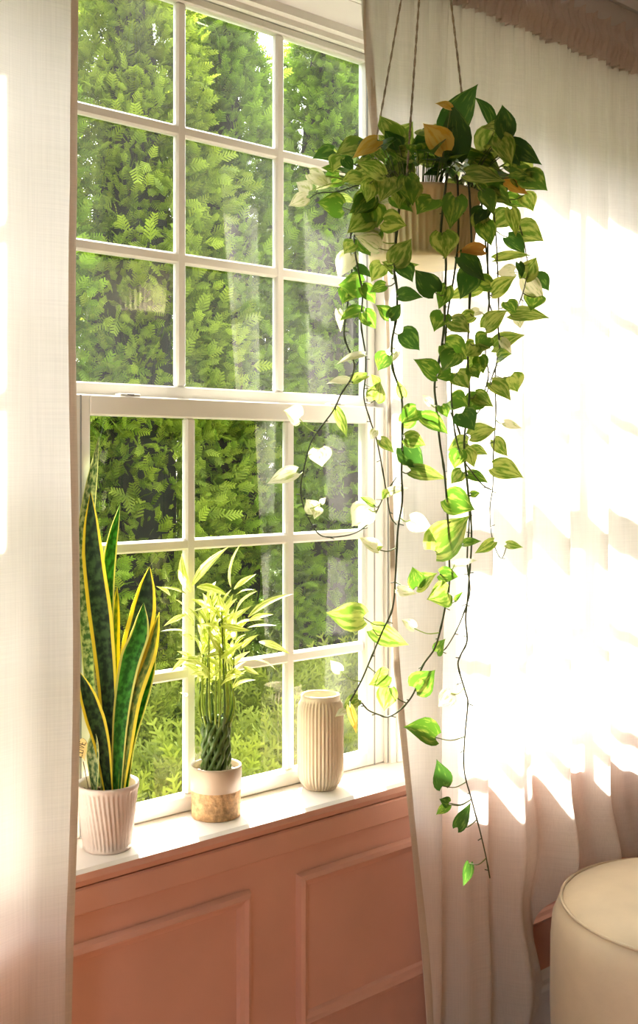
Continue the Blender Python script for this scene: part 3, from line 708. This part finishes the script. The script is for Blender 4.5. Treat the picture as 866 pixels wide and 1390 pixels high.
# ------------------------------------------------------------------ pothos
pot = thing('pothos_plant', (HX, HY, HZ + .100), 'trailing golden pothos with long leafy vines spilling from the hanging pot', 'plant')
FR = TP - .115                              # just in front of the pot
VINES = [  # (px, py, distance) points, radius
 ([(520,243,1.89),(506,252,1.87),(484,285,1.87),(475,330,1.88),(478,362,1.89),(471,420,1.89),(467,455,1.89),(477,483,1.89),(481,497,1.89),(476,515,1.89),(463,535,1.89),(452,558,1.89),(425,595,1.89),(415,625,1.89),(408,665,1.89),(415,695,1.89),(430,722,1.89),(446,729,1.89),(481,724,1.89),(505,705,1.88),(522,672,1.87),(538,648,1.85)], .0019),
 ([(522,245,1.88),(510,258,1.86),(488,292,1.87),(481,330,1.87),(487,370,1.87),(492,400,1.87),(490,440,1.87),(496,480,1.87),(496,510,1.87),(494,540,1.87),(503,572,1.87),(512,600,1.87),(524,665,1.86),(530,700,1.86),(538,712,1.85)], .0019),
 ([(560,246,1.87),(547,251,1.835),(541,290,1.83),(537,330,1.83),(535,365,1.84),(539,395,1.84),(538,430,1.84),(532,465,1.84),(533,500,1.84),(545,538,1.84),(546,590,1.84),(545,640,1.84),(546,680,1.84),(540,720,1.84),(537,780,1.84),(533,825,1.84),(520,855,1.84),(505,890,1.84),(490,925,1.84),(475,952,1.84)], .0023),
 ([(606,238,1.87),(606,243,1.825),(598,320,1.82),(605,350,1.82),(604,400,1.82),(603,440,1.82),(598,480,1.82),(590,520,1.82),(592,550,1.82),(597,600,1.82),(603,640,1.82),(607,690,1.82),(609,740,1.82),(610,790,1.82),(605,820,1.82),(600,845,1.82),(590,880,1.82),(573,905,1.83),(562,940,1.83),(545,962,1.84),(527,973,1.84),(514,970,1.84),(500,964,1.84),(491,954,1.84)], .0022),
 ([(618,238,1.87),(621,246,1.83),(622,320,1.825),(617,370,1.825),(607,430,1.83),(605,480,1.83),(612,510,1.83),(613,545,1.83),(618,590,1.83),(627,620,1.83),(640,640,1.83),(655,658,1.84),(667,665,1.85)], .0019),
 ([(640,240,1.90),(650,252,1.87),(659,330,1.87),(664,400,1.88),(661,440,1.88),(659,480,1.88),(663,510,1.88),(655,540,1.88)], .0019),
 ([(642,240,1.93),(660,262,1.93),(662,330,1.92),(663,405,1.92),(675,440,1.92),(678,480,1.92),(672,500,1.92),(665,520,1.92),(655,550,1.92),(645,565,1.92)], .0018),
 ([(645,242,1.95),(668,275,1.96),(676,380,1.96),(676,470,1.95),(672,510,1.95),(673,560,1.95),(670,610,1.95),(669,660,1.95),(665,690,1.95),(668,730,1.95),(680,758,1.95),(689,738,1.95)], .0015),
 ([(628,238,1.88),(636,250,1.845),(640,340,1.85),(636,440,1.85),(635,490,1.85),(637,540,1.85),(630,600,1.85),(635,660,1.85),(639,700,1.85),(640,740,1.85),(637,780,1.85),(635,810,1.85),(632,840,1.85),(634,870,1.85),(625,890,1.85),(622,905,1.85),(632,940,1.85),(635,955,1.85),(631,1000,1.85),(630,1045,1.85),(640,1085,1.85),(652,1130,1.85),(660,1165,1.85),(665,1192,1.85)], .0020),
 ([(612,560,1.835),(625,592,1.86),(633,650,1.86),(637,700,1.86),(634,760,1.86),(638,800,1.86),(632,825,1.86),(620,855,1.86),(605,880,1.86),(595,885,1.86)], .0016),
 ([(520,243,1.90),(490,250,1.88),(460,260,1.87),(430,263,1.87),(412,278,1.87)], .0015),
 ([(650,242,1.96),(675,250,1.97),(700,290,1.98),(715,350,1.98),(712,390,1.98),(697,430,1.98)], .0016),
]
VP = []                                    # sample points for hooking petioles
for pts, r in VINES:
    sm = spline(pts, 5); P3 = [at(*p) for p in sm]
    m = MB(); n = len(P3)
    m.tube(P3, [r*(1 - .45*i/(n-1))*(1.35 if i % 9 == 4 else 1) for i in range(n)], 6)
    for i in range(8, n - 2, 7):           # nodes with a short aerial root
        a = random.choice((-1, 1)); m.tube([P3[i], P3[i] + RGT*(a*random.uniform(.004, .010)) + Vector((0, 0, random.uniform(-.004, .003))) - FWD*.002], .0009, 4)
    m.build('vine', M['vine'], pot, True, loc=P3[0])
    VP += [(p[0], p[1], p[2]) for p in sm]
# leaves: base px, tip px, width factor, kind
LV = '''539 195 559 167 .75 v;512 191 480 214 .45 y;519 239 487 222 .55 v;544 217 525 248 .55 d;547 219 532 257 .7 v;465 214 452 233 .8 v;467 216 479 231 .7 d;503 238 474 250 .7 v;480 209 466 198 .9 v;521 216 495 202 .55 v;527 202 514 184 .8 v;535 196 541 219 .8 v
597 186 556 205 .55 d;582 210 567 222 .9 v;552 213 564 223 .7 d;416 268 393 279 .65 p;419 260 403 248 .8 p;442 240 430 257 .9 p;420 236 446 252 .6 p;464 281 432 275 .75 g;455 232 437 228 .5 g;513 262 531 274 .9 p;535 266 559 287 .55 g;502 294 473 315 .7 v;497 301 507 317 .6 g;521 300 550 306 .8 v;513 326 482 317 .7 p;510 247 488 261 .6 v
588 271 567 290 .9 g;617 214 613 144 .42 d;608 184 646 119 .42 d;612 147 592 141 .45 y;602 205 576 170 .7 y;667 167 645 134 .35 d;686 184 682 145 .55 d;688 176 655 174 .6 v;671 178 656 224 .75 v;677 187 693 224 .55 v;694 195 733 222 .42 d;692 204 705 224 .7 d;701 240 729 244 .8 g;633 237 683 246 .45 v;685 247 715 263 .4 o;683 252 661 260 .75 d
711 265 723 286 .75 v;693 284 700 319 .42 v;701 313 736 327 .75 v;657 261 669 291 .5 g;657 284 646 304 .85 d;655 302 666 332 .65 g;690 290 669 309 .8 v;685 270 711 281 .7 g;689 322 711 343 .6 d;618 268 611 309 .55 g;600 316 604 349 .9 v;588 222 567 215 .65 v;596 234 575 238 .5 d;590 213 613 216 .55 d;690 226 702 241 .9 g
535 357 557 326 .65 v;543 363 559 382 .75 d;545 360 568 359 .3 v;541 402 572 404 .62 d;528 431 511 415 .7 g;529 431 543 413 .6 d;546 452 568 474 .75 d;526 482 514 502 .85 g;538 477 517 497 .5 p;491 388 461 387 .85 g;474 394 465 412 .8 g;491 390 508 411 .65 g;494 423 463 435 .5 g;494 424 509 445 .7 g;459 422 462 449 .3 p;477 345 460 376 .6 p;481 331 468 344 1. v;513 337 484 322 .65 p
518 359 505 381 .7 v;483 362 504 377 .4 d;532 367 519 356 .8 v;523 388 503 397 .6 g;494 482 459 494 .25 p;474 518 445 521 .38 p;479 518 498 507 .5 v;513 522 504 509 .6 v;590 397 565 368 .65 d;624 349 656 380 .62 d;636 368 625 404 .65 d;656 340 623 343 .45 o;665 386 638 381 .65 g;668 398 698 377 .5 v;672 352 718 347 .25 v;698 369 674 371 .7 p
704 357 708 377 .4 d;712 378 727 351 .6 v;713 378 738 407 .5 p;729 374 744 394 .65 d;728 403 721 421 .9 g;693 427 743 432 .35 v;659 446 687 423 .6 v;670 471 710 456 .5 v;676 486 694 481 .8 g;606 389 596 418 .55 g;649 392 609 406 .45 v;602 427 590 449 .75 g;613 436 637 451 .65 v;643 429 621 437 .65 v;651 423 636 432 .6 p;688 410 699 424 .9 g
604 466 632 487 .8 g;619 479 602 503 .9 g;661 457 646 473 .85 g;645 468 631 483 .9 v;641 479 666 473 .5 v;651 487 633 499 .8 v;651 484 656 506 .7 g;639 499 649 513 .9 g;592 509 563 489 .65 g;612 506 593 513 .8 g;620 506 635 526 .9 v;692 511 702 531 1.1 v;667 519 692 543 .55 v;702 433 706 445 .8 p;680 462 694 479 .5 p
566 556 546 574 .75 g;573 567 606 588 .5 g;550 595 576 604 .65 v;547 607 574 636 .62 d;558 639 604 650 .35 v;612 543 634 551 1. g;645 536 668 551 .65 v;651 540 632 558 .8 g;627 561 643 583 .85 d;639 592 672 583 .6 v;599 551 607 566 .8 g;635 602 609 611 .75 v;623 612 617 635 .8 g;634 610 643 633 .55 v;639 610 661 617 .5 v;627 640 613 656 .7 v;635 644 661 655 .45 g;606 676 642 691 .75 g;639 671 651 669 .6 g
671 597 688 618 .55 v;670 634 708 648 .55 v;685 574 707 581 .4 p;585 549 574 537 .5 p;591 748 634 703 .62 v;557 706 585 717 .65 p;566 796 560 771 .7 g;567 796 592 779 .6 v;597 779 621 783 .65 g;607 803 581 813 .9 v;629 738 652 735 .4 g;670 735 646 750 .4 v;688 739 709 743 .4 v;540 801 564 806 .45 p;562 853 546 842 .6 p;593 885 604 868 .6 g;618 815 629 803 .25 g;564 934 589 911 .75 g;617 766 646 761 .25 p
493 838 446 832 .6 v;506 854 552 874 .42 v;513 746 489 731 .5 p;513 746 520 742 .5 v;462 911 449 897 .6 p;526 916 502 929 .7 v;528 934 522 963 .7 v;486 949 467 962 .6 v;475 960 483 994 .25 y;470 965 455 973 .4 p;591 1001 550 988 .62 g;612 941 596 958 .75 p;601 1067 593 1033 .5 d;609 1090 597 1085 .8 d;609 1092 593 1105 .45 g;621 1123 638 1091 .35 d;637 1172 629 1201 .35 d
406 568 386 558 1.0 p;402 641 365 656 .45 p;434 609 437 632 1. p;426 694 416 679 .9 p;431 690 427 704 .7 p;436 683 442 676 .6 p;500 690 479 713 .85 p;507 685 489 675 .4 v;456 556 470 592 .28 v;498 510 480 521 .4 v;509 543 516 519 .8 v;510 584 503 596 .6 p;517 597 534 614 .45 v;525 668 553 663 .3 p;528 668 519 678 .6 v;544 618 562 632 .6 v;547 574 567 559 .7 g;547 538 540 517 .45 v'''
kinds = {'g': 'pothos_g', 'd': 'pothos_d', 'v': 'pothos_v', 'p': 'pothos_p', 'y': 'pothos_y', 'o': 'pothos_o'}
leaves = [l.split() for row in LV.split('\n') for l in row.split(';')]
for x0, x1, y0, y1, cnt in ((448, 565, 196, 250, 17), (640, 712, 190, 330, 14), (476, 530, 262, 345, 6)):      # leaves crowding the crown
    for k in range(cnt):
        bx, by, L = random.uniform(x0, x1), random.uniform(y0, y1), random.uniform(24, 38)
        a = math.atan2(by - 225, (bx - 571)*.8) + random.uniform(-.7, .7) + (.5 if bx > 571 else -.5)
        leaves.append(['%.1f' % q for q in (bx, by, bx + L*math.cos(a), by + L*math.sin(a), random.uniform(.6, .8))] + [random.choice('gvvdvg')])
# more leaves deeper inside the crown, so that it is a full bush from every side
for k in range(46):
    a = random.uniform(0, 2*pi); r = random.uniform(.03, .14); z = random.uniform(.0, .07) - max(0, r - .1)*1.2
    p = Vector((HX + r*math.cos(a), HY + r*math.sin(a), HZ + PZ + .03 + z)); out = Vector((math.cos(a), math.sin(a), random.uniform(-.9, .5))).normalized()
    leaves.append((p, p + out*random.uniform(.035, .065), random.uniform(.55, .8), random.choice('gdvvg')))
for lf in leaves:
    m = MB()
    if len(lf) == 6:
        bx, by, tx_, ty_ = map(float, lf[:4]); wf = float(lf[4]); kd = lf[5]
        nearest = min(VP, key=lambda q: (q[0]-bx)**2 + (q[1]-by)**2); dist = math.hypot(nearest[0]-bx, nearest[1]-by)
        crown = by < 262
        if crown:
            t = TP + random.uniform(-.09, .02)
            if kd == 'y': t = TP - .125
            if by > 235 and 480 < bx < 665: t = FR - .02 - random.uniform(0, .03)
            off = Vector((HX, HY, HZ + .106)); q3 = at(bx, by, t); dd = Vector((q3.x - HX, q3.y - HY, 0))
            root = off + (dd.normalized()*min(.08, dd.length*.7) if dd.length > .001 else dd)
            if q3.z < HZ + PZ + .01: root = Vector((HX, HY, HZ + PZ + .004)) + dd.normalized()*.106
        else:
            t = nearest[2] + random.uniform(-.025, .012)
            if by < 355 and 480 < bx < 660: t = min(t, FR - .005)
            root = at(*nearest)
        B, T = at(bx, by, t), at(bx + 1.08*(tx_ - bx), by + 1.08*(ty_ - by), t + random.uniform(-.016, .010))
        nrm = (-FWD*1.0 + Vector((0, 0, random.uniform(.0, .7))) + RGT*random.uniform(-.35, .35)).normalized()
        mid = (root + B)/2 + Vector((0, 0, -.004 if not crown else .012)) - FWD*.006
    else:
        B, T, wf, kd = lf; d = (T - B).normalized()
        nrm = (Vector((0, 0, 1)) + Vector((random.uniform(-.3, .3), random.uniform(-.3, .3), 0))).normalized()
        dd = Vector((B.x - HX, B.y - HY, 0)); root = Vector((HX, HY, HZ + .106)) + dd*.5; mid = (root + B)/2 + Vector((0, 0, .015)); crown = True
    L = (T - B).length
    width = max(.008, L*wf*1.32)
    blade(m, B, T, nrm, width, HEART, random.uniform(.04, .12), random.uniform(.08, .32), lobe=.13, side=random.uniform(-.05, .05), twist=random.uniform(-.35, .35))
    pts = [Vector(p) for p in spline([tuple(root), tuple(mid), tuple(B)], 4)]
    m.tube(pts, [.0011, .0011, .0010, .0010, .0009, .0009, .0009, .0009, .0008][:len(pts)], 5, mi=1)
    o = m.build('leaf', [M[kinds[kd]], M['petiole_lit'] if kd == 'p' else M['petiole']], pot, True, loc=B)

# ------------------------------------------------------------------ garden outside
GZ = -.45
m = MB(); n = 40; vv = []
for j in range(n + 1):
    for i in range(n + 1):
        x, y = -14 + 36*i/n, .25 + 24*j/n
        vv.append((x, y, GZ + .05*noise.noise(Vector((x*.4, y*.4, 0)))*min(1, (y - .25))))
m.add(vv, [(j*(n+1)+i, j*(n+1)+i+1, (j+1)*(n+1)+i+1, (j+1)*(n+1)+i) for j in range(n) for i in range(n)])
lawn = m.build('lawn', M['lawn'], None, True); lawn['kind'] = 'structure'

# template of one flat spray of scale foliage, along +Y, about unit length
def spray_template(pairs, blen, bw, droop):
    v, f = [], []
    def strip(a, b, w0, w1):
        a, b = np.array(a, float), np.array(b, float); d = b - a; s = np.cross(d, (0, 0, 1)); s /= np.linalg.norm(s) + 1e-9
        o = len(v); v.extend([a - s*w0, a + s*w0, b + s*w1, b - s*w1]); f.append((o, o+1, o+2, o+3))
    strip((0, 0, 0), (0, .5, .03), .030, .028); strip((0, .5, .03), (0, 1, -droop), .045, .008)
    for i in range(pairs):
        y = .16 + .70*i/(pairs - 1); L = blen*(1 - .62*(y - .1))
        for s in (-1, 1):
            zz = .03 - droop*y*y
            strip((0, y, zz), (s*L*.72, y + L*.62, zz - .10*L), bw*.7, bw*.5)
    return np.array(v), np.array(f)
TPL = spray_template(5, .46, .075, .10)
TPL_J = spray_template(4, .34, .045, -.02)
def sprays(name, pts, dirs, ups, sizes, tint, tpl, material, parent, loc):
    tv, tf = tpl; N = len(pts)
    d = dirs/np.linalg.norm(dirs, axis=1)[:, None]; x = np.cross(d, ups); x /= np.linalg.norm(x, axis=1)[:, None] + 1e-9
    z = np.cross(x, d)
    V = pts[:, None, :] + sizes[:, None, None]*(tv[None, :, 0:1]*x[:, None, :] + tv[None, :, 1:2]*d[:, None, :] + tv[None, :, 2:3]*z[:, None, :])
    V = V.reshape(-1, 3) - np.array(loc); nv = len(tv)
    Fc = (tf[None] + (np.arange(N)*nv)[:, None, None]).reshape(-1, 4)
    me = bpy.data.meshes.new(name); me.vertices.add(len(V)); me.vertices.foreach_set('co', V.astype(np.float32).ravel())
    me.loops.add(Fc.size); me.loops.foreach_set('vertex_index', Fc.astype(np.int32).ravel())
    me.polygons.add(len(Fc)); me.polygons.foreach_set('loop_start', (np.arange(len(Fc))*4).astype(np.int32))
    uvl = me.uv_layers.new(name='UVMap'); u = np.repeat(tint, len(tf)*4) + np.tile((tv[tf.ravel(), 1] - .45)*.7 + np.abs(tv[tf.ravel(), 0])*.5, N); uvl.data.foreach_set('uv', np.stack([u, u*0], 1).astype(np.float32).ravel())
    me.materials.append(material); me.update(calc_edges=True); me.validate()
    o = bpy.data.objects.new(name, me); C.objects.link(o); o.location = loc; o['kind'] = 'stuff'; adopt(o, parent); return o
def arborvitae(x, y, H, R, count, material, label, group, seed, size=(.13, .26)):
    g = np.random.default_rng(seed)
    T = thing('arborvitae', (x, y, GZ), label, 'tree', group)
    m = MB(); m.tube([(x, y, GZ - .05), (x + .03, y, GZ + H*.4), (x, y, GZ + H*.9)], [.09, .06, .01], 8); m.build('trunk', M['bark'], T, True)
    rad = lambda h: R*np.clip(1.08*(1 - h**2.2), 0, 1)**.75*(.55 + .45*np.clip(h*6, 0, 1))
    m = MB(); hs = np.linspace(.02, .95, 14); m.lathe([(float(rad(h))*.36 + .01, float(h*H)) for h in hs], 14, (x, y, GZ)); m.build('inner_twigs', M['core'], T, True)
    h = g.random(count)**.9; a = g.random(count)*2*pi
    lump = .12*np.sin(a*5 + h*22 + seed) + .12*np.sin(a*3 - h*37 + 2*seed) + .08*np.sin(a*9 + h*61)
    dep = 1 - .52*g.random(count)**1.4
    r = rad(h)*(.92 + lump)*dep
    pts = np.stack([x + r*np.cos(a), y + r*np.sin(a), GZ + .05 + h*H], 1)
    ou = np.stack([np.cos(a), np.sin(a), a*0], 1)
    dirs = ou*(.75 + .3*g.random((count, 1))) + np.array([0, 0, 1])*(g.random((count, 1))*1.1 - .25) + g.normal(0, .35, (count, 3))
    ups = g.normal(0, 1, (count, 3)) + np.array([0, 0, .8]) + ou*.5
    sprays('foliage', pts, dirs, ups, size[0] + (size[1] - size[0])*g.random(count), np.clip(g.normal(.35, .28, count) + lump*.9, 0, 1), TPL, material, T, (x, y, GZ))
    return T
lab = 'dense green arborvitae in the tall hedge outside the window'
hedge = [(1.2, 5.0, 5.2), (2.15, 4.85, 5.6), (3.05, 5.0, 5.5), (3.95, 4.8, 5.75), (4.8, 4.95, 5.35), (5.7, 4.8, 5.5), (6.55, 5.0, 5.8), (7.4, 4.9, 4.8), (8.3, 5.0, 5.0), (9.3, 5.0, 4.9), (.25, 4.9, 5.4), (-.7, 5.0, 5.1), (-1.65, 4.9, 5.5), (-2.6, 5.0, 5.2), (-3.6, 4.9, 5.4), (-4.6, 5.0, 5.1), (-5.6, 4.9, 5.3)]
for i, (x, y, H) in enumerate(hedge):
    vis = 2.9 < x < 7
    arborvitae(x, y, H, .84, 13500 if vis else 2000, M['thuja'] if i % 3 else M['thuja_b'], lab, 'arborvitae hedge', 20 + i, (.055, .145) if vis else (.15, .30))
# low spreading junipers in front of the hedge
def juniper(x, y, R, H, count, seed):
    g = np.random.default_rng(seed)
    T = thing('spreading_juniper', (x, y, GZ), 'low yellow-green spreading juniper at the foot of the hedge', 'shrub', 'junipers below the hedge')
    m = MB()
    for k in range(5):
        a = k*2*pi/5 + seed; m.tube([(x, y, GZ - .02), (x + R*.4*math.cos(a), y + R*.4*math.sin(a), GZ + H*.5), (x + R*.8*math.cos(a), y + R*.8*math.sin(a), GZ + H*.6)], [.02, .014, .005], 5)
    m.build('stem', M['bark'], T, True)
    rr = R*np.sqrt(g.random(count)); a = g.random(count)*2*pi; h = H*(1 - (rr/R)**2*.7)*(.35 + .65*g.random(count))
    pts = np.stack([x + rr*np.cos(a), y + rr*np.sin(a), GZ + h], 1); ou = np.stack([np.cos(a), np.sin(a), a*0], 1)
    dirs = ou*.7 + np.array([0, 0, .75]) + g.normal(0, .4, (count, 3)); ups = g.normal(0, 1, (count, 3))
    sprays('foliage', pts, dirs, ups, .10 + .14*g.random(count), np.clip(g.normal(.55, .25, count), 0, 1), TPL_J, M['juniper'], T, (x, y, GZ))
for i, (x, y, R, H) in enumerate([(1.7, 3.2, .62, .5), (2.5, 3.55, .66, .55), (3.35, 3.65, .66, .5), (4.2, 3.7, .66, .55), (2.1, 2.4, .55, .42), (2.9, 2.55, .6, .45), (3.7, 2.75, .58, .42), (5.1, 3.75, .64, .5)]):
    juniper(x, y, R, H, 1300, 70 + i)
